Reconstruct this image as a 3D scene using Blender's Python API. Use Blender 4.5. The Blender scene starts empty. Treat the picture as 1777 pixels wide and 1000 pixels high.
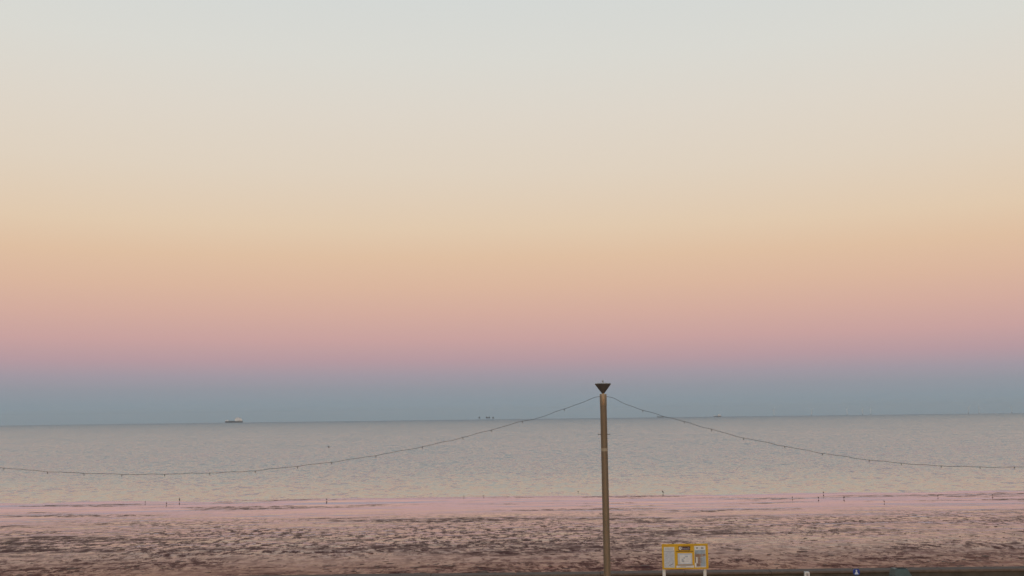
import bpy, math, random
import numpy as np
from mathutils import Matrix, Vector

random.seed(7)
rng = np.random.default_rng(11)
scn = bpy.context.scene
C = scn.collection
PI = math.pi

# ------------------------------------------------------------------ camera
CAM_Z = 9.0                     # metres above the sea, an upper-floor window
F_PX, W_PX, H_PX = 1800.0, 1777.0, 1000.0
PITCH, ROLL = math.radians(7.11), math.radians(-0.70)
cam = bpy.data.cameras.new('camera')
cam_o = bpy.data.objects.new('camera', cam)
C.objects.link(cam_o)
cam.sensor_width = 36.0
cam.lens = 36.0 * F_PX / W_PX
cam.clip_start, cam.clip_end = 0.1, 60000.0
ROT = Matrix.Rotation(PI / 2 + PITCH, 3, 'X') @ Matrix.Rotation(ROLL, 3, 'Z')
cam_o.matrix_world = Matrix.Translation((0, 0, CAM_Z)) @ ROT.to_4x4()
scn.camera = cam_o


def at(px, py, depth):
    """world point seen at a photograph pixel, at a given distance out to sea"""
    d = ROT @ Vector(((px - W_PX / 2) / F_PX, (H_PX / 2 - py) / F_PX, -1.0))
    return Vector((0, 0, CAM_Z)) + d * (depth / d.y)


# ------------------------------------------------------------------ sky (sun just below the horizon behind the camera)
scn.view_settings.view_transform = 'Standard'
scn.view_settings.look = 'None'
scn.view_settings.gamma = 1.0
scn.view_settings.exposure = math.log2(1 / 0.15)
SKY_STRENGTH = 0.15
world = bpy.data.worlds.new('World')
scn.world = world
world.use_nodes = True


def lin(c):
    return tuple(((v / 255) / 12.92 if v / 255 <= 0.04045 else ((v / 255 + 0.055) / 1.055) ** 2.4) for v in c)


def build_world():
    nt = world.node_tree
    n, l = nt.nodes, nt.links
    bg = n['Background']
    bg.inputs['Strength'].default_value = SKY_STRENGTH
    geo = n.new('ShaderNodeTexCoord')
    sep = n.new('ShaderNodeSeparateXYZ')
    l.new(geo.outputs['Generated'], sep.inputs[0])
    asn = n.new('ShaderNodeMath'); asn.operation = 'ARCSINE'
    l.new(sep.outputs['Z'], asn.inputs[0])
    mr = n.new('ShaderNodeMapRange')
    mr.inputs['From Min'].default_value = 0.0
    mr.inputs['From Max'].default_value = math.radians(30)
    l.new(asn.outputs[0], mr.inputs['Value'])
    ramp = n.new('ShaderNodeValToRGB')
    # the twilight arch: earth shadow, pink belt, orange, cream, pale grey (elevation in degrees)
    stops = [(0.0, (132, 146, 155)), (0.9, (138, 150, 159)), (1.6, (147, 151, 160)), (2.35, (163, 153, 163)),
             (3.2, (184, 155, 161)), (4.3, (202, 163, 160)), (5.7, (213, 173, 159)), (7.2, (220, 183, 159)),
             (8.8, (224, 192, 163)), (10.4, (226, 202, 175)), (13.5, (224, 210, 192)), (16.6, (222, 214, 202)),
             (19.7, (218, 217, 210)), (22.7, (213, 216, 213)), (30.0, (202, 208, 210))]
    el = ramp.color_ramp.elements
    while len(el) > 1:
        el.remove(el[-1])
    el[0].position = 0.0
    el[0].color = (*lin(stops[0][1]), 1)
    for d, c in stops[1:]:
        e = el.new(d / 30.0)
        e.color = (*lin(c), 1)
    l.new(mr.outputs[0], ramp.inputs[0])
    sky = n.new('ShaderNodeTexSky')
    sky.sky_type = 'NISHITA'
    sky.sun_disc = False
    sky.sun_elevation = math.radians(-1.0)
    sky.sun_rotation = math.radians(180.0)
    sc = n.new('ShaderNodeVectorMath'); sc.operation = 'SCALE'
    sc.inputs['Scale'].default_value = 2.1
    l.new(sky.outputs[0], sc.inputs[0])
    # the arch belongs to the half of the sky opposite the sun; it melts into the dusk sky higher up and sideways
    up = n.new('ShaderNodeMapRange'); up.interpolation_type = 'SMOOTHSTEP'
    up.inputs['From Min'].default_value = math.radians(22)
    up.inputs['From Max'].default_value = math.radians(60)
    l.new(asn.outputs[0], up.inputs['Value'])
    side = n.new('ShaderNodeMapRange'); side.interpolation_type = 'SMOOTHSTEP'
    side.inputs['From Min'].default_value = 0.6
    side.inputs['From Max'].default_value = -0.7
    l.new(sep.outputs['Y'], side.inputs['Value'])
    mx = n.new('ShaderNodeMath'); mx.operation = 'MAXIMUM'
    l.new(up.outputs[0], mx.inputs[0]); l.new(side.outputs[0], mx.inputs[1])
    mix = n.new('ShaderNodeMix'); mix.data_type = 'RGBA'
    l.new(mx.outputs[0], mix.inputs[0])
    l.new(ramp.outputs[0], mix.inputs[6]); l.new(sc.outputs[0], mix.inputs[7])
    l.new(mix.outputs[2], bg.inputs['Color'])


build_world()


# ------------------------------------------------------------------ helpers
class MB:
    """collects shapes that become ONE mesh object"""

    def __init__(self):
        self.v, self.f, self.m = [], [], []

    def add(self, vs, fs, mi=0):
        o = len(self.v)
        self.v += [tuple(p) for p in vs]
        self.f += [tuple(i + o for i in f) for f in fs]
        self.m += [mi] * len(fs)

    def box(self, x0, x1, y0, y1, z0, z1, mi=0):
        self.add([(x0, y0, z0), (x1, y0, z0), (x1, y1, z0), (x0, y1, z0), (x0, y0, z1), (x1, y0, z1), (x1, y1, z1), (x0, y1, z1)],
                 [(3, 2, 1, 0), (4, 5, 6, 7), (0, 1, 5, 4), (1, 2, 6, 5), (2, 3, 7, 6), (3, 0, 4, 7)], mi)

    def bevbox(self, x0, x1, y0, y1, z0, z1, b=0.01, mi=0):
        prof = [(z0, b), (z0 + b, 0), (z1 - b, 0), (z1, b)]
        self.rings([[(x0 + s, y0 + s, z), (x1 - s, y0 + s, z), (x1 - s, y1 - s, z), (x0 + s, y1 - s, z)] for z, s in prof], mi)

    def rings(self, rs, mi=0, cap=True):
        k = len(rs[0])
        vs = [p for r in rs for p in r]
        fs = [(i * k + j, i * k + (j + 1) % k, (i + 1) * k + (j + 1) % k, (i + 1) * k + j) for i in range(len(rs) - 1) for j in range(k)]
        if cap:
            fs += [tuple(range(k))[::-1], tuple(range((len(rs) - 1) * k, len(rs) * k))]
        self.add(vs, fs, mi)

    def lathe(self, prof, seg=24, c=(0, 0, 0), mi=0, cap=True):
        self.rings([[(c[0] + r * math.cos(2 * PI * j / seg), c[1] + r * math.sin(2 * PI * j / seg), c[2] + z) for j in range(seg)] for r, z in prof], mi, cap)

    def tube(self, pts, r, seg=6, mi=0):
        rs = []
        pts = [Vector(p) for p in pts]
        for i, p in enumerate(pts):
            t = (pts[min(i + 1, len(pts) - 1)] - pts[max(i - 1, 0)]).normalized()
            a = Vector((0, 0, 1)) if abs(t.z) < 0.9 else Vector((1, 0, 0))
            u = t.cross(a).normalized(); w = u.cross(t)
            rr = r[i] if isinstance(r, (list, tuple)) else r
            rs.append([tuple(p + (u * math.cos(2 * PI * j / seg) + w * math.sin(2 * PI * j / seg)) * rr) for j in range(seg)])
        self.rings(rs, mi)

    def build(self, name, mat, parent=None, loc=(0, 0, 0), smooth=False):
        me = bpy.data.meshes.new(name)
        me.from_pydata(self.v, [], self.f)
        mats = mat if isinstance(mat, (list, tuple)) else [mat]
        for q in mats:
            me.materials.append(q)
        if len(mats) > 1:
            me.polygons.foreach_set('material_index', self.m)
        me.update()
        import bmesh as _b
        bm = _b.new(); bm.from_mesh(me); _b.ops.recalc_face_normals(bm, faces=bm.faces[:]); bm.to_mesh(me); bm.free()
        if smooth:
            me.shade_smooth()
            try:
                me.set_sharp_from_angle(angle=math.radians(40))
            except Exception:
                pass
        o = bpy.data.objects.new(name, me)
        C.objects.link(o)
        o.location = loc
        if parent is not None:
            o.parent = parent
        return o


def tag(o, label, cat, group=None, kind=None):
    o['label'] = label
    o['category'] = cat
    if group: o['group'] = group
    if kind: o['kind'] = kind
    return o


def thing(name, label, cat, loc, group=None, rz=0.0):
    o = bpy.data.objects.new(name, None)
    C.objects.link(o)
    o.empty_display_size = 0.2
    o.location = loc
    o.rotation_euler = (0, 0, rz)
    return tag(o, label, cat, group)


def structure(o):
    o['kind'] = 'structure'
    return o


def mat(name, col, rough=0.6, spec=0.5, metal=0.0, var=0.12, scale=8.0, bump=0.0, stretch=(1, 1, 1)):
    """principled material with a little grain in colour, gloss and relief"""
    m = bpy.data.materials.new(name)
    m.use_nodes = True
    n, l = m.node_tree.nodes, m.node_tree.links
    p = n['Principled BSDF']
    p.inputs['Roughness'].default_value = rough
    p.inputs['Specular IOR Level'].default_value = spec
    p.inputs['Metallic'].default_value = metal
    tc = n.new('ShaderNodeTexCoord')
    mp = n.new('ShaderNodeMapping'); mp.inputs['Scale'].default_value = stretch
    l.new(tc.outputs['Object'], mp.inputs[0])
    no = n.new('ShaderNodeTexNoise')
    no.inputs['Scale'].default_value = scale
    no.inputs['Detail'].default_value = 6
    no.inputs['Roughness'].default_value = 0.65
    l.new(mp.outputs[0], no.inputs['Vector'])
    r = n.new('ShaderNodeValToRGB')
    r.color_ramp.elements[0].position = 0.3
    r.color_ramp.elements[1].position = 0.7
    r.color_ramp.elements[0].color = (*[c * (1 - var) for c in col], 1)
    r.color_ramp.elements[1].color = (*[min(1, c * (1 + var)) for c in col], 1)
    l.new(no.outputs['Fac'], r.inputs[0])
    l.new(r.outputs[0], p.inputs['Base Color'])
    if bump:
        b = n.new('ShaderNodeBump'); b.inputs['Distance'].default_value = bump
        l.new(no.outputs['Fac'], b.inputs['Height'])
        l.new(b.outputs[0], p.inputs['Normal'])
    return m


# ------------------------------------------------------------------ noise on numpy grids
def vnoise(x, y, seed):
    xi, yi = np.floor(x).astype(np.int64), np.floor(y).astype(np.int64)
    fx, fy = x - xi, y - yi
    fx = fx * fx * fx * (fx * (fx * 6 - 15) + 10); fy = fy * fy * fy * (fy * (fy * 6 - 15) + 10)

    def h(a, b):
        k = (a * 374761393 + b * 668265263 + seed * 974711) & 0xFFFFFFFF
        k = ((k ^ (k >> 13)) * 1274126177) & 0xFFFFFFFF
        k = k ^ (k >> 16)
        return (k & 0xFFFF) / 32767.5 - 1.0
    return ((h(xi, yi) * (1 - fx) + h(xi + 1, yi) * fx) * (1 - fy) + (h(xi, yi + 1) * (1 - fx) + h(xi + 1, yi + 1) * fx) * fy)


def fbm(x, y, seed, oct=4, gain=0.5):
    s, a, t = 0.0, 1.0, 0.0
    for i in range(oct):
        s = s + a * vnoise(x * 2 ** i + 13.7 * i, y * 2 ** i - 7.1 * i, seed + i)
        t += a; a *= gain
    return s / t


def smooth(a, b, x):
    t = np.clip((x - a) / (b - a), 0, 1)
    return t * t * (3 - 2 * t)


def grid_mesh(name, xs, ys, zf, material):
    X, Y = np.meshgrid(xs, ys)
    Z = zf(X, Y)
    nx, ny = len(xs), len(ys)
    co = np.stack([X, Y, Z], -1).reshape(-1, 3).astype(np.float32)
    i = np.arange(nx * ny).reshape(ny, nx)
    q = np.stack([i[:-1, :-1], i[:-1, 1:], i[1:, 1:], i[1:, :-1]], -1).reshape(-1, 4)
    return raw_mesh(name, co, q, material)


def raw_mesh(name, co, faces, material):
    k = faces.shape[1]
    me = bpy.data.meshes.new(name)
    me.vertices.add(len(co)); me.vertices.foreach_set('co', co.astype(np.float32).ravel())
    me.loops.add(faces.size); me.loops.foreach_set('vertex_index', faces.astype(np.int32).ravel())
    me.polygons.add(len(faces)); me.polygons.foreach_set('loop_start', np.arange(0, faces.size, k, dtype=np.int32))
    me.update(calc_edges=True)
    me.materials.append(material)
    me.shade_smooth()
    o = bpy.data.objects.new(name, me)
    C.objects.link(o)
    return o


# ------------------------------------------------------------------ sea
R_EARTH = 6371000.0
SEA_R = 16000.0
SEA_CALM, SEA_CHOP = 0.5, 1.25
LEAN_CALM, LEAN_CHOP = -0.050, -0.31      # waves run ashore: their steep faces look to the beach


def sea_z(d):
    return -d * d / (2 * R_EARTH)


def sea_material():
    m = bpy.data.materials.new('sea_water')
    m.use_nodes = True
    n, l = m.node_tree.nodes, m.node_tree.links
    p = n['Principled BSDF']
    p.inputs['Base Color'].default_value = (0.13, 0.165, 0.18, 1)      # silty estuary water
    p.inputs['Roughness'].default_value = 0.12
    p.inputs['IOR'].default_value = 1.333
    geo = n.new('ShaderNodeNewGeometry')
    sep = n.new('ShaderNodeSeparateXYZ'); l.new(geo.outputs['Position'], sep.inputs[0])
    # wave slopes: chop of three sizes, calmer in the shallows than offshore
    total = None
    for sx, sy, amp, det in ((0.04, 0.03, 0.12, 2), (0.30, 0.22, 0.28, 2), (0.9, 0.7, 0.70, 2), (2.0, 1.5, 0.35, 2)):
        mp = n.new('ShaderNodeMapping'); mp.inputs['Scale'].default_value = (sx, sy, 1)
        mp.inputs['Rotation'].default_value = (0, 0, 0.08)
        l.new(geo.outputs['Position'], mp.inputs[0])
        no = n.new('ShaderNodeTexNoise'); no.inputs['Scale'].default_value = 1.0
        no.inputs['Detail'].default_value = det
        no.inputs['Distortion'].default_value = 0.4
        l.new(mp.outputs[0], no.inputs['Vector'])
        ce = n.new('ShaderNodeVectorMath'); ce.operation = 'SUBTRACT'; ce.inputs[1].default_value = (0.5, 0.5, 0.5)
        l.new(no.outputs['Color'], ce.inputs[0])
        mu = n.new('ShaderNodeVectorMath'); mu.operation = 'MULTIPLY'; mu.inputs[1].default_value = (amp * 0.6, amp, 0)
        l.new(ce.outputs[0], mu.inputs[0])
        if total is None: total = mu
        else:
            ad = n.new('ShaderNodeVectorMath'); ad.operation = 'ADD'
            l.new(total.outputs[0], ad.inputs[0]); l.new(mu.outputs[0], ad.inputs[1]); total = ad
    win = n.new('ShaderNodeMapRange'); win.interpolation_type = 'SMOOTHSTEP'
    for k, v in zip(('From Min', 'From Max', 'To Min', 'To Max'), (120, 190, SEA_CALM, SEA_CHOP)):
        win.inputs[k].default_value = v
    l.new(sep.outputs['Y'], win.inputs['Value'])
    sc = n.new('ShaderNodeVectorMath'); sc.operation = 'SCALE'
    l.new(total.outputs[0], sc.inputs[0]); l.new(win.outputs[0], sc.inputs['Scale'])
    lean = n.new('ShaderNodeMapRange'); lean.interpolation_type = 'LINEAR'
    lg = n.new('ShaderNodeMath'); lg.operation = 'LOGARITHM'; lg.inputs[1].default_value = 10
    l.new(sep.outputs['Y'], lg.inputs[0])
    for k, v in zip(('From Min', 'From Max', 'To Min', 'To Max'), (math.log10(122), math.log10(8000), LEAN_CALM, LEAN_CHOP)):
        lean.inputs[k].default_value = v
    l.new(lg.outputs[0], lean.inputs['Value'])
    lc = n.new('ShaderNodeCombineXYZ'); l.new(lean.outputs[0], lc.inputs['Y'])
    a0 = n.new('ShaderNodeVectorMath'); a0.operation = 'ADD'
    l.new(sc.outputs[0], a0.inputs[0]); l.new(lc.outputs[0], a0.inputs[1])
    ad = n.new('ShaderNodeVectorMath'); ad.operation = 'ADD'
    l.new(a0.outputs[0], ad.inputs[0]); l.new(geo.outputs['Normal'], ad.inputs[1])
    # sandy shallows, grey-green water further out, darker and bluer towards the horizon
    sw = n.new('ShaderNodeMapRange')
    sw.inputs['From Min'].default_value = math.log10(122); sw.inputs['From Max'].default_value = math.log10(8000)
    l.new(lg.outputs[0], sw.inputs['Value'])
    silt = n.new('ShaderNodeValToRGB')
    e = silt.color_ramp.elements
    e[0].position, e[0].color = 0.0, (0.52, 0.43, 0.34, 1)
    e[1].position, e[1].color = 1.0, (0.11, 0.16, 0.20, 1)
    q = e.new(0.16); q.color = (0.265, 0.285, 0.295, 1)
    l.new(sw.outputs[0], silt.inputs[0])
    l.new(silt.outputs[0], p.inputs['Base Color'])
    nm = n.new('ShaderNodeVectorMath'); nm.operation = 'NORMALIZE'
    l.new(ad.outputs[0], nm.inputs[0])
    l.new(nm.outputs[0], p.inputs['Normal'])
    return m


def build_sea():
    seg = 360
    rad = [0.0] + list(np.geomspace(20, SEA_R, 70))
    co = [(0, 0, 0)]
    for r in rad[1:]:
        for j in range(seg):
            a = 2 * PI * j / seg
            co.append((r * math.cos(a), r * math.sin(a), sea_z(r)))
    q = []
    for i in range(len(rad) - 2):
        for j in range(seg):
            a, b = 1 + i * seg + j, 1 + i * seg + (j + 1) % seg
            q.append((a, b, b + seg)); q.append((a, b + seg, a + seg))
    for j in range(seg):
        q.append((0, 1 + (j + 1) % seg, 1 + j)[::1])
    q = [t if k < len(q) - seg else (t[0], t[2], t[1]) for k, t in enumerate(q)]
    # all faces up
    co = np.array(co); q = np.array(q)
    nz = np.cross(co[q[:, 1]] - co[q[:, 0]], co[q[:, 2]] - co[q[:, 0]])[:, 2]
    q[nz < 0] = q[nz < 0][:, ::-1]
    structure(raw_mesh('sea', co, q, sea_material()))


build_sea()

# ------------------------------------------------------------------ beach: wet tidal sand with ripples, runnels and pools
SHORE_Y = 121.0


def beach_base(y):
    z = np.interp(y, [30.5, 42, 50, 121, 150, 175], [2.3, 0.62, 0.42, 0.0, -0.35, -1.2])
    return z


def rough_mask(x, y):
    """how lumpy the sand is: strongest near the sea wall, nearly flat by the water"""
    near = 1 - smooth(76, 114, y)
    patch = fbm(x / 14, y / 9, 5, 3)
    return np.clip(near * (0.75 + 0.6 * patch) + 0.25 * smooth(0.05, 0.45, fbm(x / 22, y / 5, 9, 3)) * (1 - smooth(112, 121, y)), 0.0, 1.4)


def beach_z(x, y):
    r = rough_mask(x, y)
    z = beach_base(y)
    rip = fbm(x / 2.3, y / 1.3, 21, 3, 0.55)
    rip = np.sign(rip) * np.abs(rip) ** 0.8
    z = z + r * (0.036 + 0.10 * (1 - smooth(60, 80, y))) * rip + r * (0.009 + 0.03 * (1 - smooth(58, 76, y))) * fbm(x / 0.7, y / 0.6, 31, 2)
    z = z + 0.035 * fbm(x / 16, y / 3.5, 41, 3) * (1 - smooth(116, 123, y)) * smooth(44, 52, y)
    z = z + 0.02 * fbm(x / 11, y / 7, 51, 3)
    return z


def beach_material():
    m = bpy.data.materials.new('wet_sand')
    m.use_nodes = True
    n, l = m.node_tree.nodes, m.node_tree.links
    p = n['Principled BSDF']
    geo = n.new('ShaderNodeNewGeometry')
    sep = n.new('ShaderNodeSeparateXYZ'); l.new(geo.outputs['Position'], sep.inputs[0])

    def noise(sx, sy, det, rough=0.6, dis=0.0):
        mp = n.new('ShaderNodeMapping'); mp.inputs['Scale'].default_value = (sx, sy, 1)
        l.new(geo.outputs['Position'], mp.inputs[0])
        no = n.new('ShaderNodeTexNoise'); no.inputs['Scale'].default_value = 1
        no.inputs['Detail'].default_value = det; no.inputs['Roughness'].default_value = rough
        no.inputs['Distortion'].default_value = dis
        l.new(mp.outputs[0], no.inputs['Vector'])
        return no.outputs['Fac']

    def rng_(src, a, b, c=0.0, d=1.0):
        r = n.new('ShaderNodeMapRange'); r.interpolation_type = 'SMOOTHSTEP'
        for k, v in zip(('From Min', 'From Max', 'To Min', 'To Max'), (a, b, c, d)):
            r.inputs[k].default_value = v
        l.new(src, r.inputs['Value'])
        return r.outputs[0]

    def math_(op, a, b):
        q = n.new('ShaderNodeMath'); q.operation = op
        for i, s in enumerate((a, b)):
            if isinstance(s, (int, float)): q.inputs[i].default_value = s
            else: l.new(s, q.inputs[i])
        return q.outputs[0]

    def mixc(f, a, b):
        q = n.new('ShaderNodeMix'); q.data_type = 'RGBA'
        l.new(f, q.inputs[0])
        for i, s in ((6, a), (7, b)):
            if isinstance(s, tuple): q.inputs[i].default_value = (*s, 1)
            else: l.new(s, q.inputs[i])
        return q.outputs[2]

    dry = rng_(sep.outputs['Y'], 80, 56)                       # the beach dries towards the wall
    rough = rng_(sep.outputs['Y'], 113, 82)
    weed_big = rng_(noise(0.045, 0.17, 5, 0.65), 0.47, 0.64)        # long streaks of dark silt and weed
    weed_fine = rng_(noise(0.9, 0.8, 5, 0.75), 0.36, 0.58)
    weed = math_('MULTIPLY', weed_big, weed_fine)
    broad = rng_(noise(0.05, 0.13, 3, 0.6), 0.38, 0.58, 0.48, 1.0)
    speck = rng_(noise(1.7, 1.0, 5, 0.8), 0.44, 0.57)
    flat = math_('MULTIPLY', rng_(noise(0.35, 0.55, 5, 0.75), 0.50, 0.66), 0.42)       # thin silt marks on the wet flats
    speck = math_('MULTIPLY', math_('MULTIPLY', speck, rough), math_('MULTIPLY', broad, math_('SUBTRACT', 1.0, math_('MULTIPLY', dry, 0.25))))
    dark = math_('MAXIMUM', math_('MAXIMUM', weed, flat), math_('MULTIPLY', speck, 0.95))
    wet = mixc(noise(0.08, 0.15, 3), (0.26, 0.092, 0.088), (0.33, 0.125, 0.110))
    tan = mixc(noise(0.7, 0.9, 4), (0.52, 0.235, 0.140), (0.68, 0.335, 0.195))
    sand = mixc(dry, wet, tan)
    sand = mixc(rng_(noise(1.2, 1.4, 5, 0.7), 0.40, 0.65), sand, (0.42, 0.175, 0.120))
    col = mixc(rng_(dark, 0.0, 0.95), sand, (0.100, 0.043, 0.039))
    l.new(col, p.inputs['Base Color'])
    rgh = math_('ADD', math_('MULTIPLY', dry, 0.34), 0.08)
    rgh = math_('ADD', rgh, math_('MULTIPLY', dark, 0.35))
    l.new(rgh, p.inputs['Roughness'])
    p.inputs['IOR'].default_value = 1.45
    matt = rng_(dark, 0.0, 0.85, 1.0, 0.04)
    l.new(math_('MULTIPLY', matt, math_('SUBTRACT', math_('SUBTRACT', 0.5, math_('MULTIPLY', rough, 0.2)), math_('MULTIPLY', dry, 0.25))), p.inputs['Specular IOR Level'])
    p.inputs['Coat IOR'].default_value = 1.33
    p.inputs['Coat Roughness'].default_value = 0.05
    film = math_('SUBTRACT', 1.0, math_('MULTIPLY', dry, 0.93))
    film = math_('MULTIPLY', film, math_('SUBTRACT', 1.0, math_('MULTIPLY', rough, 0.72)))
    film = math_('MULTIPLY', film, matt)
    l.new(film, p.inputs['Coat Weight'])
    b = n.new('ShaderNodeBump'); b.inputs['Distance'].default_value = 0.012
    l.new(noise(3.0, 5.0, 4, 0.6), b.inputs['Height'])
    l.new(math_('ADD', math_('MULTIPLY', dry, 0.8), 0.05), b.inputs['Strength'])
    l.new(b.outputs[0], p.inputs['Normal'])
    return m


def build_beach():
    fx = np.arange(-72, 72.01, 0.2)
    out = np.array([76, 82, 90, 102, 120, 150, 190, 250, 350, 500, 700.0])
    xs = np.concatenate([-out[::-1], fx, out])
    ys = np.concatenate([np.arange(30.55, 50, 0.6), np.arange(50, 128, 0.2), np.arange(128.5, 175, 3.0)])
    structure(grid_mesh('beach', xs, ys, beach_z, beach_material()))


build_beach()

# stones and weed clumps on the upper beach: nobody could count them
M_stone = mat('wet_stone', (0.17, 0.105, 0.082), rough=0.7, spec=0.25, var=0.75, scale=2.3)


def build_stones():
    t = (1 + 5 ** 0.5) / 2
    ico = np.array([(-1, t, 0), (1, t, 0), (-1, -t, 0), (1, -t, 0), (0, -1, t), (0, 1, t), (0, -1, -t), (0, 1, -t), (t, 0, -1), (t, 0, 1), (-t, 0, -1), (-t, 0, 1)], float)
    ico /= np.linalg.norm(ico[0])
    fc = np.array([(0, 11, 5), (0, 5, 1), (0, 1, 7), (0, 7, 10), (0, 10, 11), (1, 5, 9), (5, 11, 4), (11, 10, 2), (10, 7, 6), (7, 1, 8),
                   (3, 9, 4), (3, 4, 2), (3, 2, 6), (3, 6, 8), (3, 8, 9), (4, 9, 5), (2, 4, 11), (6, 2, 10), (8, 6, 7), (9, 8, 1)])
    N = 130000
    x = rng.uniform(-46, 46, N); y = 53 + 40 * rng.uniform(0, 1, N) ** 1.5
    inview = np.abs(x) < 0.51 * y + 2
    dens = (0.18 + 0.82 * smooth(-0.15, 0.35, fbm(x / 8, y / 3.0, 77, 4))) * (1 - smooth(60, 92, y)) + 0.25 * smooth(0.2, 0.45, fbm(x / 9, y / 2.2, 79, 3))
    keep = inview & (rng.uniform(0, 1, N) < dens * 0.07)
    x, y = x[keep], y[keep]
    N = len(x)
    z = beach_z(x, y)
    s = rng.gamma(2.0, 0.018, N) + 0.02
    sc = np.stack([s * rng.uniform(1.0, 3.2, N), s * rng.uniform(0.7, 1.3, N), s * rng.uniform(0.2, 0.45, N)], -1)
    a = rng.uniform(-0.5, 0.5, N)
    v = ico[None] * (1 + rng.uniform(-0.22, 0.22, (N, 12, 1))) * sc[:, None]
    ca, sa = np.cos(a)[:, None], np.sin(a)[:, None]
    vx, vy = v[..., 0] * ca - v[..., 1] * sa, v[..., 0] * sa + v[..., 1] * ca
    co = np.stack([vx + x[:, None], vy + y[:, None], v[..., 2] + z[:, None] + 0.1 * sc[:, 2:3]], -1).reshape(-1, 3)
    f = (fc[None] + 12 * np.arange(N)[:, None, None]).reshape(-1, 3)
    o = raw_mesh('shingle_stones', co, f, M_stone)
    tag(o, 'dark wet stones and clumps of weed strewn over the near beach', 'stones', kind='stuff')
    print('stones', N)


build_stones()

# ------------------------------------------------------------------ promenade and sea wall
PROM_Z = 3.7
WALL_Y = 30.0
M_prom = mat('promenade_asphalt', (0.10, 0.095, 0.09), rough=0.85, var=0.2, scale=6, bump=0.004)
M_wall = mat('weathered_concrete', (0.085, 0.070, 0.056), rough=0.9, spec=0.2, var=0.35, scale=2.2, bump=0.01, stretch=(1, 1, 0.5))
M_coping = mat('coping_concrete', (0.135, 0.098, 0.078), rough=0.85, spec=0.25, var=0.25, scale=5, bump=0.006)


def build_prom():
    g = MB(); g.box(-700, 700, -80, WALL_Y - 0.002, PROM_Z - 3.0, PROM_Z)
    structure(g.build('promenade', M_prom))
    w = thing('sea_wall', 'low dark brown sea wall along the foot of the beach', 'wall', (0, WALL_Y, PROM_Z))
    ztop = at(1230, 993.0, WALL_Y).z - PROM_Z
    b = MB(); b.box(-120, 120, 0, 0.38, -3.2, ztop - 0.075)
    b.build('wall_face', M_wall, w)
    x = -60.0
    k = 0
    L = 2.4
    me = None
    while x < 60:
        if me is None:
            c = MB(); c.bevbox(0.004, L - 0.004, -0.05, 0.43, -0.073, 0.0, 0.018)
            o = c.build('coping', M_coping, w); me = o.data
        else:
            o = bpy.data.objects.new('coping', me); C.objects.link(o); o.parent = w
        step = -0.035 if x + L / 2 < 4.2 else 0.0
        o.location = (x, random.uniform(-0.006, 0.006), ztop + step * 0.0 + random.uniform(-0.006, 0.006))
        x += L
        k += 1


build_prom()

# ------------------------------------------------------------------ lamp posts
M_pole = mat('brown_painted_steel', (0.150, 0.104, 0.066), rough=0.38, spec=0.5, var=0.13, scale=5, stretch=(1, 1, 0.3), bump=0.001)
M_collar = mat('worn_collar_metal', (0.26, 0.195, 0.135), rough=0.38, spec=0.6, metal=0.4, var=0.2, scale=9)
M_band = mat('pale_reflective_band', (0.36, 0.29, 0.21), rough=0.4, var=0.15, scale=12)
M_shade = mat('dark_lamp_shade', (0.10, 0.085, 0.075), rough=0.55, var=0.2, scale=9)
M_cap = mat('pale_lamp_cap', (0.38, 0.38, 0.39), rough=0.5, var=0.12, scale=9)
POLE_D = 24.5


def lamp_post(loc, label, full=True):
    t = thing('lamp_post', label, 'lamp post', loc)
    top = at(1046, 684, POLE_D).z - PROM_Z
    s = MB(); s.lathe([(0.105, 0.0), (0.105, 1.3), (0.092, 1.36), (0.081, 1.42), (0.078, top - 0.28)], 32)
    s.build('shaft', M_pole, t, smooth=True)
    b = MB(); b.lathe([(0.19, -0.002), (0.19, 0.02), (0.12, 0.035), (0.107, 0.06)], 32); b.build('base_flange', M_pole, t, smooth=True)
    c = MB(); c.lathe([(0.079, top - 0.279), (0.0815, top - 0.27), (0.0815, top - 0.02), (0.078, top), (0.03, top + 0.003)], 32)
    c.build('collar', M_collar, t, smooth=True)
    zb = at(1048, 780.5, POLE_D).z - PROM_Z
    r = MB(); r.lathe([(0.0785, zb - 0.035), (0.081, zb - 0.034), (0.081, zb + 0.034), (0.0785, zb + 0.035)], 32)
    r.build('band', M_band, t, smooth=True)
    for py in (754, 892):
        zh = at(1048, py, POLE_D).z - PROM_Z
        for sgn in (-1, 1):
            h = MB(); h.tube([(sgn * 0.07, 0, zh), (sgn * 0.105, 0, zh), (sgn * 0.135, 0, zh - 0.004), (sgn * 0.14, 0, zh + 0.02)], 0.007, 8)
            h.build('hook', M_shade, t, smooth=True)
    ct = at(1046, 666.5, POLE_D).z - PROM_Z
    n = MB(); n.lathe([(0.028, top - 0.01), (0.028, top + 0.05)], 16); n.build('neck', M_collar, t, smooth=True)
    k = MB(); k.lathe([(0.026, top + 0.012), (0.034, top + 0.02), (0.186, ct - 0.012), (0.192, ct - 0.002), (0.19, ct)], 40)
    sh = k.build('lamp_shade', M_shade, t, smooth=True)
    d = MB(); d.lathe([(0.186, ct + 0.002), (0.186, ct + 0.012), (0.10, ct + 0.026), (0.03, ct + 0.032)], 40); d.build('cap', M_cap, sh, smooth=True)
    e = MB(); e.lathe([(0.014, ct + 0.03), (0.014, ct + 0.055), (0.026, ct + 0.06), (0.026, ct + 0.078), (0.012, ct + 0.086)], 16); e.build('finial', M_cap, sh, smooth=True)
    return t


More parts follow.
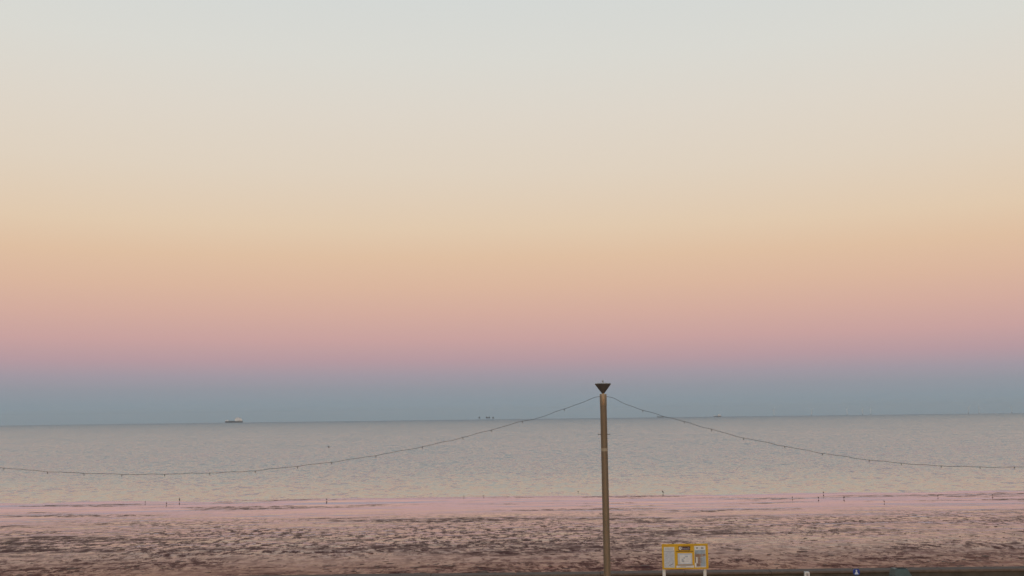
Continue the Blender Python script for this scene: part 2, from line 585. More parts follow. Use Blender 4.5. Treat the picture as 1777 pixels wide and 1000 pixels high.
p0 = at(1047, 700, POLE_D)
lamp_post((p0.x, POLE_D, PROM_Z), 'tall brown lamp post with an inverted cone shade, standing before the sea')
LP = at(-548, 690, POLE_D); RP = at(2440, 690, POLE_D)
lamp_post((LP.x, POLE_D, PROM_Z), 'brown lamp post holding the far left end of the light string')
lamp_post((RP.x, POLE_D, PROM_Z), 'brown lamp post holding the far right end of the light string')

# ------------------------------------------------------------------ strings of festoon lights
M_cable = mat('black_cable', (0.075, 0.070, 0.068), rough=0.6, var=0.2, scale=20)
M_bulb = mat('dull_glass_bulb', (0.32, 0.30, 0.27), rough=0.2, var=0.1, scale=20)


def catmull(P, n=8):
    out = []
    P = [P[0] * 2 - P[1]] + P + [P[-1] * 2 - P[-2]]
    for i in range(1, len(P) - 2):
        a, b, c, d = P[i - 1], P[i], P[i + 1], P[i + 2]
        for k in range(n):
            t = k / n
            out.append(0.5 * ((2 * b) + (c - a) * t + (2 * a - 5 * b + 4 * c - d) * t * t + (3 * b - a - 3 * c + d) * t ** 3))
    out.append(P[-2])
    return out


def festoon(pix, bulbs, label, end):
    pts = [at(px, py, POLE_D) for px, py in pix]
    pts = pts + end if end else pts
    path = catmull(pts, 6)
    path = [p + Vector((0, 0.03 * math.sin(p.x * 1.7), 0.006 * math.sin(p.x * 6.6 + 1) + 0.004 * math.sin(p.x * 14))) for p in path]
    o = thing('light_string', label, 'string lights', path[0], 'strings of lights hung between the lamp posts')
    base = path[0]
    c = MB(); c.tube([p - base for p in path], 0.0052, 6); c.build('cable', M_cable, o, smooth=True)
    hm = bm_ = None
    for bx in bulbs:
        wx = at(bx, 780, POLE_D).x
        q = min(path, key=lambda p: abs(p.x - wx)) - base
        if hm is None:
            h = MB(); h.lathe([(0.007, 0.010), (0.0095, 0.007), (0.0095, -0.036), (0.008, -0.040)], 10); ho = h.build('lamp_holder', M_cable, o, smooth=True); hm = ho.data
            g = MB(); g.lathe([(0.007, -0.039), (0.0105, -0.046), (0.0105, -0.055), (0.006, -0.063), (0.002, -0.066)], 10); go = g.build('bulb', M_bulb, ho, smooth=True); bm_ = go.data
        else:
            ho = bpy.data.objects.new('lamp_holder', hm); C.objects.link(ho); ho.parent = o
            go = bpy.data.objects.new('bulb', bm_); C.objects.link(go); go.parent = ho
        ho.location = q
        ho.scale = (0.8, 0.8, 0.8)
        ho.rotation_euler = (random.uniform(-0.3, 0.3), random.uniform(-0.3, 0.3), 0)


left = [(1045, 688), (1040, 689), (1026, 692.5), (979, 710), (932, 726), (906, 731.5), (853, 746), (803, 759.5), (771, 767), (733, 775.5), (652, 790.5),
        (576, 802), (517, 809), (442, 817), (392, 820), (300, 822.5), (225, 823.5), (145, 821.5), (82, 818.5), (8, 812), (-100, 800), (-220, 778), (-380, 738), (-500, 698)]
right = [(1048, 687.5), (1055, 688.7), (1066, 691.5), (1083, 700), (1102, 708), (1118, 713), (1140, 718.5), (1157, 724), (1188, 732), (1216, 740), (1280, 757.5), (1339, 770), (1403, 782.5),
         (1442, 789), (1509, 798.5), (1588, 806), (1632, 808.5), (1700, 810.5), (1777, 810.5), (1900, 802), (2050, 780), (2200, 745), (2340, 708)]
tz = p0.z
festoon(left, [8, 82, 145, 212, 290, 365, 442, 517, 575, 652, 733, 803, 853, 906, 979], 'sagging dark light string running left from the lamp post over the sea',
        [Vector((LP.x + 0.08, POLE_D, at(1041, 689, POLE_D).z))])
festoon(right, [1117, 1188, 1240, 1290, 1360, 1430, 1510, 1566, 1632, 1700, 1766], 'sagging dark light string running right from the lamp post over the sea',
        [Vector((RP.x - 0.08, POLE_D, at(1055, 688.5, POLE_D).z))])

# ------------------------------------------------------------------ yellow information board
M_yellow = mat('yellow_enamel', (0.60, 0.345, 0.010), rough=0.45, var=0.14, scale=4)
M_yellow2 = mat('pale_yellow_trim', (0.62, 0.50, 0.22), rough=0.5, var=0.12, scale=6)
M_white = mat('white_painted_post', (0.66, 0.64, 0.61), rough=0.5, var=0.08, scale=6)
M_paper = mat('grey_notice_paper', (0.50, 0.535, 0.59), rough=0.55, var=0.10, scale=14)
M_paper2 = mat('pale_notice_paper', (0.66, 0.66, 0.66), rough=0.55, var=0.10, scale=14)
M_ink = mat('dark_print', (0.10, 0.105, 0.12), rough=0.6, var=0.3, scale=30)
M_greyink_shade = mat('grey_print_and_shade', (0.27, 0.285, 0.31), rough=0.6, var=0.25, scale=30)  # grey of the small print, also of the painted shadow line
M_mapink = mat('pale_map_print', (0.40, 0.43, 0.47), rough=0.6, var=0.2, scale=20)
M_plate = mat('maroon_nameplate', (0.035, 0.012, 0.016), rough=0.4, var=0.2, scale=8)
M_brown = mat('brown_print', (0.27, 0.19, 0.15), rough=0.6, var=0.45, scale=9)
M_blueprint = mat('blue_print', (0.30, 0.36, 0.42), rough=0.6, var=0.35, scale=8)
M_letter = mat('pale_lettering', (0.40, 0.36, 0.42), rough=0.5, var=0.05)
M_dline = mat('brown_lettering', (0.15, 0.075, 0.008), rough=0.6, var=0.2)
SIGN_D = 28.0


def build_board():
    TL, BR = at(1148.5, 944.5, SIGN_D), at(1229, 987.3, SIGN_D)
    TL.z = at(1188, 944.3, SIGN_D).z; BR.z = at(1189, 987.2, SIGN_D).z
    w, h = BR.x - TL.x, TL.z - BR.z
    o = thing('information_board', 'yellow information board with three notice panels on two white posts', 'notice board', (TL.x + w / 2, SIGN_D, PROM_Z))
    bx, bz = -w / 2, TL.z - PROM_Z

    def X(px): return bx + (px - 1148.5) / 80.5 * w

    def Z(py): return bz - (py - 944.4) / 42.9 * h

    for px in (1151.6, 1223.6):
        pm = MB(); pm.bevbox(X(px) - 0.036, X(px) + 0.036, 0.032, 0.104, -0.3, bz - 0.06, 0.006)
        pst = pm.build('post', M_white, o)
        k = MB(); k.bevbox(X(px) - 0.03, X(px) + 0.03, 0.04, 0.096, bz - 0.0595, bz - 0.045, 0.005); k.build('post_cap', M_white, pst)
    b = MB(); b.bevbox(bx, -bx, -0.02, 0.03, bz - h, bz, 0.006)
    b.build('board', M_yellow, o)
    fr = [(1148.5, 1229, 943.9, 947.0), (1148.5, 1229, 985.6, 987.6), (1148.5, 1150.6, 947.01, 985.59), (1226.6, 1229, 947.01, 985.59)]
    for a, c, d, e in fr:
        g = MB(); g.bevbox(X(a) - (0.004 if a < 1149 else 0), X(c) + (0.004 if c > 1228 else 0), -0.034, 0.0, Z(e), Z(d), 0.004)
        g.build('frame_rail', M_yellow, o)

    def patch(name, m, x0, x1, y0, y1, d, parent, bev=0.003, t=0.006):
        q = MB(); q.bevbox(X(x0), X(x1), -0.02 - d - t, -0.02 - d, Z(y1), Z(y0), bev)
        return q.build(name, m, parent)

    def printed(name, m, rects, d, parent):
        q = MB()
        for (x0, x1, y0, y1) in rects:
            q.box(X(x0), X(x1), -0.02 - d - 0.0012, -0.02 - d, Z(y1), Z(y0))
        return q.build(name, m, parent)
    # left notice
    n1 = patch('notice_panel', M_yellow2, 1150.9, 1170.6, 948.6, 986.0 - 0.5, 0.0005, o)
    printed('paper', M_paper, [(1151.9, 1169.6, 949.5, 984.6)], 0.0066, n1)
    printed('header_print', M_paper2, [(1151.9, 1169.6, 949.3, 955.2)], 0.0079, n1)
    lines = []
    for k in range(3):
        lines.append((1153, 1168.4 - random.uniform(0, 2), 950.3 + k * 1.5, 950.9 + k * 1.5))
    printed('header_text', M_greyink_shade, lines, 0.0092, n1)
    lines = [(1152.0, 1169.4, 955.9, 956.7)]
    yy = 958.4
    while yy < 983:
        xx = 1153.0
        while xx < 1167.5:
            ww = random.uniform(0.5, 2.2)
            if random.random() < 0.55: lines.append((xx, min(xx + ww, 1168.6), yy, yy + 0.32))
            xx += ww + 0.45
        yy += 1.15
    printed('notice_text', M_greyink_shade, lines, 0.0080, n1)['kind'] = 'stuff'
    sq = [(1160 + k * 0.9, 1161.2 + k * 0.9, 980.8 - 0.45 * k + (0.5 if k % 2 else 0), 981.5 - 0.45 * k + (0.5 if k % 2 else 0)) for k in range(8)]
    printed('signature', M_ink, sq, 0.0083, n1)
    # name plate with a round emblem and a word
    pl = patch('name_plate', M_plate, 1177.6, 1198.2, 948.2, 955.2, 0.0005, o)
    em = MB()
    cx, cz, r = X(1180.6), Z(951.6), 2.5 / 80.5 * w
    em.add([(cx + r * math.cos(a * PI / 10), -0.0278, cz + 1.08 * r * math.sin(a * PI / 10)) for a in range(20)] + [(cx + r * math.cos(a * PI / 10), -0.0264, cz + 1.08 * r * math.sin(a * PI / 10)) for a in range(20)],
           [tuple(range(20))] + [(a, (a + 1) % 20, 20 + (a + 1) % 20, 20 + a) for a in range(20)])
    em.build('emblem', M_white, pl)
    printed('emblem_mark', M_ink, [(1180.2, 1181.3, 950.0, 951.6), (1180.9, 1181.9, 951.6, 952.6)], 0.0080, pl)
    cu = bpy.data.curves.new('lettering', 'FONT')
    cu.body = 'beach'
    cu.size = 0.098
    cu.extrude = 0.0012
    cu.offset = 0.0
    tmp = bpy.data.objects.new('tmp', cu); C.objects.link(tmp)
    bpy.context.view_layer.update()
    me = bpy.data.meshes.new_from_object(tmp.evaluated_get(bpy.context.evaluated_depsgraph_get()))
    bpy.data.objects.remove(tmp)
    me.materials.clear(); me.materials.append(M_letter)
    lo = bpy.data.objects.new('lettering', me); C.objects.link(lo); lo.parent = pl
    wx = max(v.co.x for v in me.vertices)
    lo.scale = ((X(1197) - X(1183.8)) / wx, 1, 1)
    lo.rotation_euler = (PI / 2, 0, 0)
    lo.location = (X(1183.8), -0.0279, Z(953.9))
    # line of words under the plate
    tl = []
    xx = 1173.0
    while xx < 1203:
        ww = random.uniform(0.9, 2.4); tl.append((xx, min(xx + ww, 1203.4), 956.4, 958.0)); xx += ww + 0.35
    printed('text_line', M_dline, tl, 0.0002, o)
    # centre map panel
    n2 = patch('map_panel', M_paper, 1175.7, 1201.0, 960.2, 979.3, 0.0005, o, t=0.010)
    printed('map_sheet', M_paper2, [(1179.2, 1198.4, 963.4, 977.4)], 0.0106, n2)
    printed('map_print', M_mapink, [(1182.2, 1185.4, 969.5, 975.4), (1185.4, 1188.4, 966.8, 970), (1188.4, 1193.6, 964.6, 967.2), (1185, 1187, 973, 975.6), (1191, 1196.5, 970, 970.7), (1189, 1195, 973.5, 974.2)], 0.0119, n2)
    patch('map_panel_shadow', M_greyink_shade, 1175.0, 1202.0, 979.9, 981.0, 0.0005, o, t=0.03)  # dark strip painted as the shadow line below the map panel
    n4 = patch('strip_notice', M_paper2, 1172.8, 1203.6, 981.6, 985.3, 0.0005, o)
    printed('strip_text', M_greyink_shade, [(1180, 1190, 982.6, 983.3), (1176, 1199, 984.0, 984.4)], 0.0068, n4)
    # right poster
    n3 = patch('poster_panel', M_yellow2, 1204.8, 1225.6, 947.4, 985.3, 0.0005, o)
    printed('poster_sheet', M_paper2, [(1205.6, 1224.8, 948.0, 984.6)], 0.0066, n3)
    printed('poster_logo', M_ink, [(1208.2, 1211.8, 950.4, 952.2)], 0.0079, n3)
    printed('poster_logo', M_greyink_shade, [(1217.0, 1221.6, 949.8, 953.0)], 0.0079, n3)
    printed('poster_sky', M_blueprint, [(1205.8, 1224.6, 954.9, 961.5), (1219.4, 1224.6, 966, 978), (1216, 1224.4, 978, 983.6)], 0.0079, n3)
    printed('poster_scene', M_brown, [(1205.8, 1219.3, 961.6, 967), (1219.6, 1224.6, 961.6, 965.8), (1205.8, 1208, 967.2, 977), (1210.5, 1215.8, 967.2, 977.5), (1208.2, 1215.6, 977.7, 983.6)], 0.0079, n3)
    printed('poster_figure', M_greyink_shade, [(1216.6, 1218.2, 961, 968), (1216.0, 1219.2, 968.2, 977.8)], 0.0094, n3)


build_board()

# ------------------------------------------------------------------ small things before the wall
M_bin = mat('green_bin_plastic', (0.045, 0.072, 0.066), rough=0.5, var=0.3, scale=6, bump=0.001)
M_black = mat('black_opening', (0.008, 0.008, 0.008), rough=0.8, var=0.1)
M_blue = mat('blue_sign_enamel', (0.012, 0.045, 0.24), rough=0.35, var=0.15, scale=8)
M_bluepost = mat('dark_green_post', (0.025, 0.045, 0.040), rough=0.5, var=0.2, scale=6)
M_symbol = mat('white_symbol', (0.50, 0.58, 0.72), rough=0.4, var=0.05)
M_inset = mat('grey_inset', (0.30, 0.29, 0.29), rough=0.6, var=0.15)


def build_small():
    D = 28.6
    a, b = at(1548, 998, D), at(1577.5, 998, D)
    top = at(1562, 986.2, D).z - PROM_Z
    w = (b.x - a.x) / 2
    o = thing('litter_bin', 'dark green litter bin with a sloping hood, against the sea wall', 'litter bin', ((a.x + b.x) / 2, D, PROM_Z))
    k = MB(); k.rings([[(-w * s, -w * s, z), (w * s, -w * s, z), (w * s, w * s, z), (-w * s, w * s, z)] for s, z in ((0.90, 0.0), (0.94, 0.03), (1.0, 0.68), (1.02, 0.70))])
    k.build('body', M_bin, o)
    # hood: tapered, right side leaning in more than the left
    hz = top - 0.70

    def ring(l, r, f, z): return [(-w * l, -w * f, z), (w * r, -w * f, z), (w * r, w * f, z), (-w * l, w * f, z)]
    q = MB(); q.rings([ring(1.06, 1.06, 1.06, 0.702), ring(1.06, 1.06, 1.06, 0.76), ring(1.0, 0.98, 0.98, 0.70 + hz * 0.60), ring(0.88, 0.62, 0.72, 0.70 + hz * 0.97), ring(0.84, 0.58, 0.66, 0.70 + hz)])
    hd = q.build('hood', M_bin, o)
    s = MB(); s.bevbox(-0.10, 0.13, -0.32 * w, 0.32 * w, 0.70 + hz + 0.001, 0.70 + hz + 0.016, 0.004); s.build('ash_plate', M_black, hd)
    s = MB(); s.box(-w * 0.55, w * 0.5, -w * 1.01, -w * 0.99, 0.80, 0.92); s.build('opening', M_black, hd)

    D = 28.3
    c = at(1486, 992.8, D)
    o = thing('blue_sign', 'small blue sign with a white figure, in front of the sea wall', 'sign', (c.x, D, PROM_Z))
    z = c.z - PROM_Z
    r = 0.090
    out = []
    for i in range(32):
        t = 2 * PI * i / 32
        cs, sn = math.cos(t), math.sin(t)
        e = 0.62
        out.append((r * math.copysign(abs(cs) ** e, cs), 0.92 * r * math.copysign(abs(sn) ** e, sn)))
    pl = MB(); pl.rings([[(x * s, y, z + q * s) for x, q in out] for y, s in ((-0.012, 0.96), (-0.010, 1.0), (0.0, 1.0))])
    plate = pl.build('plate', M_blue, o)
    f = MB()
    f.add([(0.021 * math.cos(i * PI / 8), -0.0145, z + 0.036 + 0.023 * math.sin(i * PI / 8)) for i in range(16)], [tuple(range(16))])
    f.add([(-0.018, -0.0145, z + 0.012), (0.018, -0.0145, z + 0.012), (0.032, -0.0145, z - 0.02), (0.058, -0.0145, z - 0.058), (-0.058, -0.0145, z - 0.058), (-0.032, -0.0145, z - 0.02)], [(0, 1, 2, 3, 4, 5)])
    f.build('figure_symbol', M_symbol, plate)
    p = MB(); p.lathe([(0.030, 0.0), (0.030, z + 0.05), (0.026, z + 0.056)], 16, (0, 0.031, 0)); p.build('post', M_bluepost, o, smooth=True)

    D = 28.3
    c = at(1400, 992.3, D)
    o = thing('marker_post', 'short white marker post with a grey inset, in front of the sea wall', 'post', (c.x, D, PROM_Z))
    z = c.z - PROM_Z
    p = MB(); p.bevbox(-0.062, 0.062, -0.05, 0.05, 0.0, z, 0.010); p.build('post', M_white, o)
    p = MB(); p.box(-0.030, 0.030, -0.0545, -0.0505, z - 0.24, z - 0.035); p.build('inset', M_inset, o)


build_small()

# ------------------------------------------------------------------ wading birds on the wet sand
M_bird = mat('dark_bird_plumage', (0.085, 0.055, 0.05), rough=0.8, var=0.4, scale=20)
M_birdp = mat('grey_bird_plumage', (0.22, 0.15, 0.14), rough=0.8, var=0.4, scale=20)


def bird_mesh(name, upright, material):
    """one continuous skinned body: tail, breast, neck, head, bill and two legs"""
    if upright:
        J = {'hip': (0, -0.02, 0.20), 'br': (0, 0.05, 0.27), 'nk': (0, 0.07, 0.34), 'hd': (0, 0.085, 0.40), 'bl': (0, 0.15, 0.385), 'tl': (0, -0.11, 0.13)}
    else:
        J = {'hip': (0, -0.03, 0.19), 'br': (0, 0.07, 0.22), 'nk': (0, 0.10, 0.265), 'hd': (0, 0.13, 0.30), 'bl': (0, 0.20, 0.285), 'tl': (0, -0.16, 0.18)}
    R = {'hip': 0.065, 'br': 0.068, 'nk': 0.032, 'hd': 0.034, 'bl': 0.006, 'tl': 0.018}
    names = list(J)
    vs = [J[k] for k in names]; rs = [R[k] for k in names]
    ed = [(0, 1), (1, 2), (2, 3), (3, 4), (0, 5)]
    for s in (-1, 1):
        b = len(vs)
        vs += [(s * 0.025, 0.0, 0.13), (s * 0.028, -0.012, 0.07), (s * 0.028, 0.0, 0.006), (s * 0.030, 0.045, 0.004)]
        rs += [0.018, 0.009, 0.009, 0.007]
        ed += [(0, b), (b, b + 1), (b + 1, b + 2), (b + 2, b + 3)]
    me = bpy.data.meshes.new(name)
    me.from_pydata(vs, ed, [])
    o = bpy.data.objects.new(name, me); C.objects.link(o)
    sk = o.modifiers.new('s', 'SKIN')
    for i, r in enumerate(rs):
        me.skin_vertices[0].data[i].radius = (r, r)
    me.skin_vertices[0].data[0].use_root = True
    o.modifiers.new('d', 'SUBSURF').levels = 2
    bpy.context.view_layer.update()
    out = bpy.data.meshes.new_from_object(o.evaluated_get(bpy.context.evaluated_depsgraph_get()))
    bpy.data.objects.remove(o)
    out.name = name
    out.materials.clear(); out.materials.append(material)
    out.shade_smooth()
    return out


def build_birds():
    ms = [bird_mesh('bird_up', True, M_bird), bird_mesh('bird_low', False, M_bird), bird_mesh('bird_pale', False, M_birdp)]
    # pixel of the feet, mesh, facing, scale, label
    L = [
        (1150.5, 857.0, 0, 1.3, 1.35, 'tallest dark wading bird, at the waterline right of the lamp post'),
        (1003.5, 855.5, 1, -0.9, 1.0, 'small dark wading bird at the waterline just left of the lamp post'),
        (1429.0, 857.2, 1, 1.2, 1.25, 'dark wading bird nearest the water in the group at right'),
        (1420.5, 866.3, 1, -1.3, 1.15, 'leftmost dark wading bird of the group at right'),
        (1464.5, 866.2, 1, 1.6, 1.35, 'rightmost and largest dark wading bird of the group at right'),
        (1375.0, 865.4, 2, 1.5, 1.0, 'faint grey wading bird standing left of the group at right'),
        (1534.6, 872.8, 2, -1.5, 1.1, 'grey wading bird on the long silt streak at right'),
        (1627.6, 862.8, 2, 1.4, 1.0, 'pale grey wading bird near the waterline towards the right edge'),
        (1722.5, 861.0, 2, -1.4, 1.1, 'grey wading bird closest to the right edge of the beach'),
        (311.5, 871.0, 0, 0.4, 1.45, 'tall thin grey-brown wading bird at the waterline at left'),
        (289.0, 876.0, 1, 1.5, 1.15, 'dark wading bird with its reflection, second from left of the left trio'),
        (252.0, 873.2, 1, -1.2, 1.05, 'leftmost dark wading bird of the trio at left'),
        (567.0, 869.0, 1, 1.0, 1.1, 'lone dark wading bird on the pink sand left of centre'),
        (805.0, 862.8, 2, 1.4, 0.85, 'small grey wading bird at the waterline below the sea forts'),
        (839.5, 862.2, 1, -1.4, 0.85, 'small dark wading bird at the waterline, second below the sea forts'),
    ]
    for px, py, k, rz, s, lab in L:
        d = 100.0
        for _ in range(12):
            q = at(px, py, d)
            g = max(float(beach_z(np.array([q.x]), np.array([d]))[0]), 0.0)
            ray = at(px, py, 1.0) - Vector((0, 0, CAM_Z))
            d = (g - CAM_Z) / ray.z
        q = at(px, py, d)
        o = bpy.data.objects.new('wading_bird', ms[k])
        C.objects.link(o)
        o.location = (q.x, q.y, g - 0.004)
        o.rotation_euler = (0, 0, rz + PI / 2 if k else rz)
        s *= 0.72
        o.scale = (s, s, s)
        tag(o, lab, 'bird', 'wading birds along the waterline')


build_birds()

# ------------------------------------------------------------------ ships on the horizon
M_hull = mat('dark_hull_paint', (0.05, 0.065, 0.085), rough=0.6, var=0.2, scale=0.05)
M_super = mat('white_ship_paint', (0.80, 0.80, 0.80), rough=0.5, var=0.06, scale=0.1)
M_deck = mat('grey_deck_paint', (0.14, 0.16, 0.17), rough=0.7, var=0.2, scale=0.1)
M_glass = mat('dark_ship_window', (0.02, 0.025, 0.03), rough=0.15, var=0.1)
M_buff = mat('buff_funnel', (0.25, 0.24, 0.24), rough=0.6, var=0.1)


def hull(L, B, D, bow=1):
    """hull rings along x, bow at -x"""
    g = MB(); rs = []
    for f in np.linspace(0, 1, 15):
        x = -L / 2 + f * L
        t = min(1.0, f / 0.16) ** 0.6 if f < 0.16 else (1.0 if f < 0.93 else 1 - 0.25 * (f - 0.93) / 0.07)
        hb = max(0.3, B / 2 * t)
        sheer = D + (D * 0.22 * max(0, 1 - f / 0.15))
        xr = x - (1 - min(1, f / 0.1)) * L * 0.018
        rs.append([(x, -hb * 0.55, -2), (x, hb * 0.55, -2), (x, hb * 0.92, D * 0.4), (xr, hb, sheer), (xr, -hb, sheer), (x, -hb * 0.92, D * 0.4)])
    g.rings(rs)
    return g


def cargo_ship(px0, px1, py, depth, label, big=True):
    a, b = at(px0, py, depth), at(px1, py, depth)
    L = b.x - a.x
    o = thing('cargo_ship', label, 'ship', ((a.x + b.x) / 2, depth, sea_z(math.hypot(depth, a.x))))
    B, D = L * 0.13, (L * 0.092 if big else L * 0.085)
    hull(L, B, D).build('hull', M_hull, o)
    g = MB(); g.bevbox(-L * 0.485, -L * 0.33, -B * 0.3, B * 0.3, D * 1.0, D * 1.55, 0.5); g.build('forecastle', M_super, o)
    for k in range(4):
        x = -L * 0.30 + k * L * 0.085
        h = MB(); h.bevbox(x, x + L * 0.07, -B * 0.36, B * 0.36, D + 0.05, D * 1.16, 0.4); h.build('hatch_cover', M_deck, o)
    s = MB(); s.bevbox(L * 0.06, L * 0.47, -B * 0.46, B * 0.46, D + 0.02, D * 2.0, 0.6)
    sp = s.build('superstructure', M_super, o)
    s = MB(); s.bevbox(L * 0.10, L * 0.42, -B * 0.42, B * 0.42, D * 2.003, D * 2.65, 0.6); s.build('upper_deck', M_super, sp)
    s = MB(); s.bevbox(L * 0.12, L * 0.27, -B * 0.5, B * 0.5, D * 2.653, D * 3.2, 0.5); br = s.build('bridge', M_super, sp)
    s = MB(); s.bevbox(L * 0.118, L * 0.119 + 0.2, -B * 0.45, B * 0.45, D * 2.9, D * 3.1, 0.05); s.build('bridge_windows', M_glass, br)
    s = MB(); s.box(L * 0.13, L * 0.26, -B * 0.5 - 0.06, -B * 0.5 - 0.01, D * 2.9, D * 3.08); s.build('side_windows', M_glass, br)
    s = MB(); s.rings([[(L * u - L * 0.02, -B * 0.12, z), (L * u + L * 0.025, -B * 0.12, z), (L * u + L * 0.025, B * 0.12, z), (L * u - L * 0.02, B * 0.12, z)] for u, z in ((0.34, D * 2.653), (0.345, D * 3.3))]); s.build('funnel', M_buff, o)
    s = MB(); s.tube([(L * 0.19, 0, D * 3.2), (L * 0.19, 0, D * 3.7)], 0.8, 8); s.tube([(L * 0.19, -3, D * 3.5), (L * 0.19, 3, D * 3.5)], 0.4, 6); s.build('mast', M_super, o)
    s = MB(); s.tube([(-L * 0.43, 0, D * 1.55), (-L * 0.43, 0, D * 2.0)], 0.6, 8); s.build('foremast', M_deck, o)
    for k in range(2):
        s = MB(); s.bevbox(L * (0.30 + 0.07 * k), L * (0.345 + 0.07 * k), -B * 0.47 - 2.0, -B * 0.47, D * 1.3, D * 1.55, 0.4); s.build('lifeboat', M_buff, o)


cargo_ship(391, 421, 733, 12600, 'long cargo ship with dark hull and white aft superstructure on the horizon')
cargo_ship(1238.5, 1251.5, 721.5, 12900, 'small distant ship on the horizon right of the lamp post')


def barge():
    a, b = at(1140.5, 723, 12900), at(1152, 723, 12900)
    L = b.x - a.x
    o = thing('barge', 'low dark barge on the horizon just under the right light string', 'ship', ((a.x + b.x) / 2, 12900, sea_z(12950)))
    hull(L, L * 0.14, 9.0).build('hull', M_hull, o)
    g = MB(); g.bevbox(-L * 0.48, -L * 0.36, -4, 4, 9.02, 17.0, 0.4); g.build('wheelhouse', M_hull, o)
    g = MB(); g.bevbox(-L * 0.30, L * 0.42, -4.5, 4.5, 9.02, 11.0, 0.3); g.build('hatch_cover', M_deck, o)


barge()

# ------------------------------------------------------------------ sea forts on stilts
M_fort = mat('rusty_fort_steel', (0.020, 0.022, 0.026), rough=0.8, var=0.3, scale=0.2)


def fort(px, wpx, label, zb=16.0):
    d = 12800
    c = at(px, 725, d)
    w = wpx * d / F_PX / 2
    o = thing('sea_fort', label, 'sea fort', (c.x, d, sea_z(d)), 'forts on stilts on the horizon')
    g = MB(); g.rings([[(w * s * math.cos(PI / 8 + k * PI / 4), w * s * math.sin(PI / 8 + k * PI / 4), z) for k in range(8)] for s, z in ((1.0, zb), (1.08, zb + 1.5), (1.08, zb + 10), (1.02, zb + 14))])
    h = g.build('cabin', M_fort, o)
    g = MB(); g.lathe([(w * 1.02, zb + 14.03), (w * 1.02, zb + 15), (w * 0.55, zb + 15.6), (w * 0.5, zb + 18.5)], 8); g.build('roof_deck', M_fort, h)
    for sx in (-1, 1):
        for sy in (-1, 1):
            l = MB(); l.tube([(sx * w * 1.1, sy * w * 1.1, -4), (sx * w * 0.42, sy * w * 0.42, zb + 0.4)], [0.9, 0.8], 8); l.build('leg', M_fort, o)
    for k in range(3):
        x = (-0.55 + 0.55 * k) * w
        q = MB(); q.box(x - 0.9, x + 0.9, -w * 1.01 - 0.25, -w * 1.01 - 0.03, zb + 5, zb + 7.2); q.build('window', M_glass, h)


fort(831.8, 2.7, 'leftmost sea fort, standing alone on stilts at the horizon')
fort(844.8, 3.1, 'second sea fort from the left, close beside its neighbour')
fort(848.9, 2.9, 'third sea fort from the left, touching its left neighbour')
fort(855.8, 2.5, 'rightmost and narrowest sea fort on stilts at the horizon', 13.0)

# ------------------------------------------------------------------ wind turbines, very faint
M_turb = mat('pale_turbine_paint', (0.62, 0.64, 0.65), rough=0.6, var=0.05, scale=0.1)
M_tp = mat('yellow_transition_piece', (0.12, 0.11, 0.08), rough=0.7, var=0.2, scale=0.1)


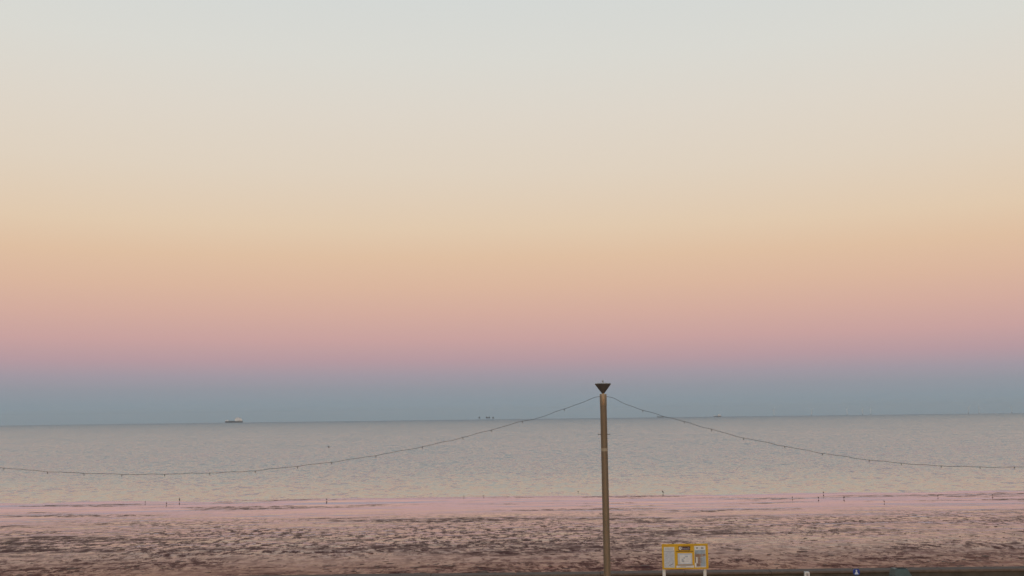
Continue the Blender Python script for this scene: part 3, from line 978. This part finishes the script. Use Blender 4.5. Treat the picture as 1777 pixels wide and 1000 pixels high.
def build_turbines():
    T = [(1343, 12500, 0.3, 'leftmost faint wind turbine on the right-hand horizon'), (1408, 12200, 1.1, 'second faint wind turbine from the left on the horizon'),
         (1470, 12900, 0.7, 'third faint wind turbine from the left on the horizon'), (1497, 11900, 1.6, 'fourth faint wind turbine from left, left one of a close pair'),
         (1511, 12400, 0.1, 'fifth faint wind turbine from left, right one of a close pair'), (1681, 12000, 0.9, 'third faint wind turbine from the right edge on the horizon'),
         (1699, 12300, 1.9, 'second faint wind turbine from the right edge on the horizon'), (1756, 12100, 0.5, 'faint wind turbine nearest the right edge of the photograph')]
    proto = None
    for px, d, ph, lab in T:
        x = at(px, 718, d).x
        o = thing('wind_turbine', lab, 'wind turbine', (x, d, sea_z(math.hypot(x, d))), 'wind turbines on the horizon')
        if proto is None:
            g = MB(); g.lathe([(2.6, -4), (2.6, 13), (3.6, 13.2), (3.6, 14)], 12)
            tp = g.build('foundation', M_tp, o, smooth=True)
            g = MB(); g.lathe([(2.9, 14.02), (1.8, 70)], 12); tw = g.build('tower', M_turb, o, smooth=True)
            g = MB(); g.bevbox(-1.7, 1.7, -3.5, 6, 70.02, 73.6, 0.6); na = g.build('nacelle', M_turb, o)
            g = MB(); g.lathe([(0.3, -1.0), (1.2, 0.0), (1.4, 1.2), (1.4, 2.0)], 12); hu = g.build('hub', M_turb, o, smooth=True)
            hu.rotation_euler = (-PI / 2, 0, 0); hu.location = (0, -5.5, 71.8)
            g = MB(); g.rings([[(-1.0 * s, -0.3 * s, z), (1.2 * s, -0.12 * s, z), (1.2 * s, 0.12 * s, z), (-1.0 * s, 0.3 * s, z)] for s, z in ((0.7, 0.9), (1.1, 6), (0.7, 24), (0.2, 44))])
            bl = g.build('blade', M_turb, o); bl.location = (0, -4.6, 71.8); bl.rotation_euler = (0, ph, 0)
            proto = (tp, tw, na, hu, bl)
            for k in (1, 2):
                c = bl.copy(); C.objects.link(c); c.rotation_euler = (0, ph + k * 2 * PI / 3, 0)
        else:
            for q in proto[:4]:
                c = q.copy(); C.objects.link(c); c.parent = o
            for k in range(3):
                c = proto[4].copy(); C.objects.link(c); c.parent = o; c.rotation_euler = (0, ph + k * 2 * PI / 3, 0)


build_turbines()


# ------------------------------------------------------------------ a buoy out on the water
def buoy():
    c = at(570.5, 776.5, 1)
    ray = c - Vector((0, 0, CAM_Z))
    d = -CAM_Z / ray.z
    q = at(570.5, 776.5, d)
    o = thing('buoy', 'tiny dark buoy floating on the open sea left of centre', 'buoy', (q.x, q.y, sea_z(d)))
    g = MB(); g.lathe([(0.05, -0.25), (0.26, -0.12), (0.30, 0.08), (0.22, 0.25), (0.08, 0.33), (0.05, 0.36)], 16); g.build('float', M_bird, o, smooth=True)
    g = MB(); g.lathe([(0.02, 0.355), (0.02, 0.55), (0.05, 0.57), (0.05, 0.63)], 8); g.build('top_mark', M_bird, o, smooth=True)


buoy()

# ------------------------------------------------------------------ sea air
HAZE = 2.6e-5


def build_haze():
    m = bpy.data.materials.new('sea_haze')
    m.use_nodes = True
    n, l = m.node_tree.nodes, m.node_tree.links
    n.clear()
    out = n.new('ShaderNodeOutputMaterial')
    v = n.new('ShaderNodeVolumePrincipled')
    v.inputs['Color'].default_value = (0.80, 0.88, 0.93, 1)
    v.inputs['Density'].default_value = HAZE
    l.new(v.outputs[0], out.inputs['Volume'])
    g = MB(); g.box(-16500, 16500, -16500, 16500, -22.0, 132.0)
    o = g.build('haze', m)
    o['kind'] = 'stuff'
    o['label'] = 'thin blue-grey evening haze over the sea'


build_haze()
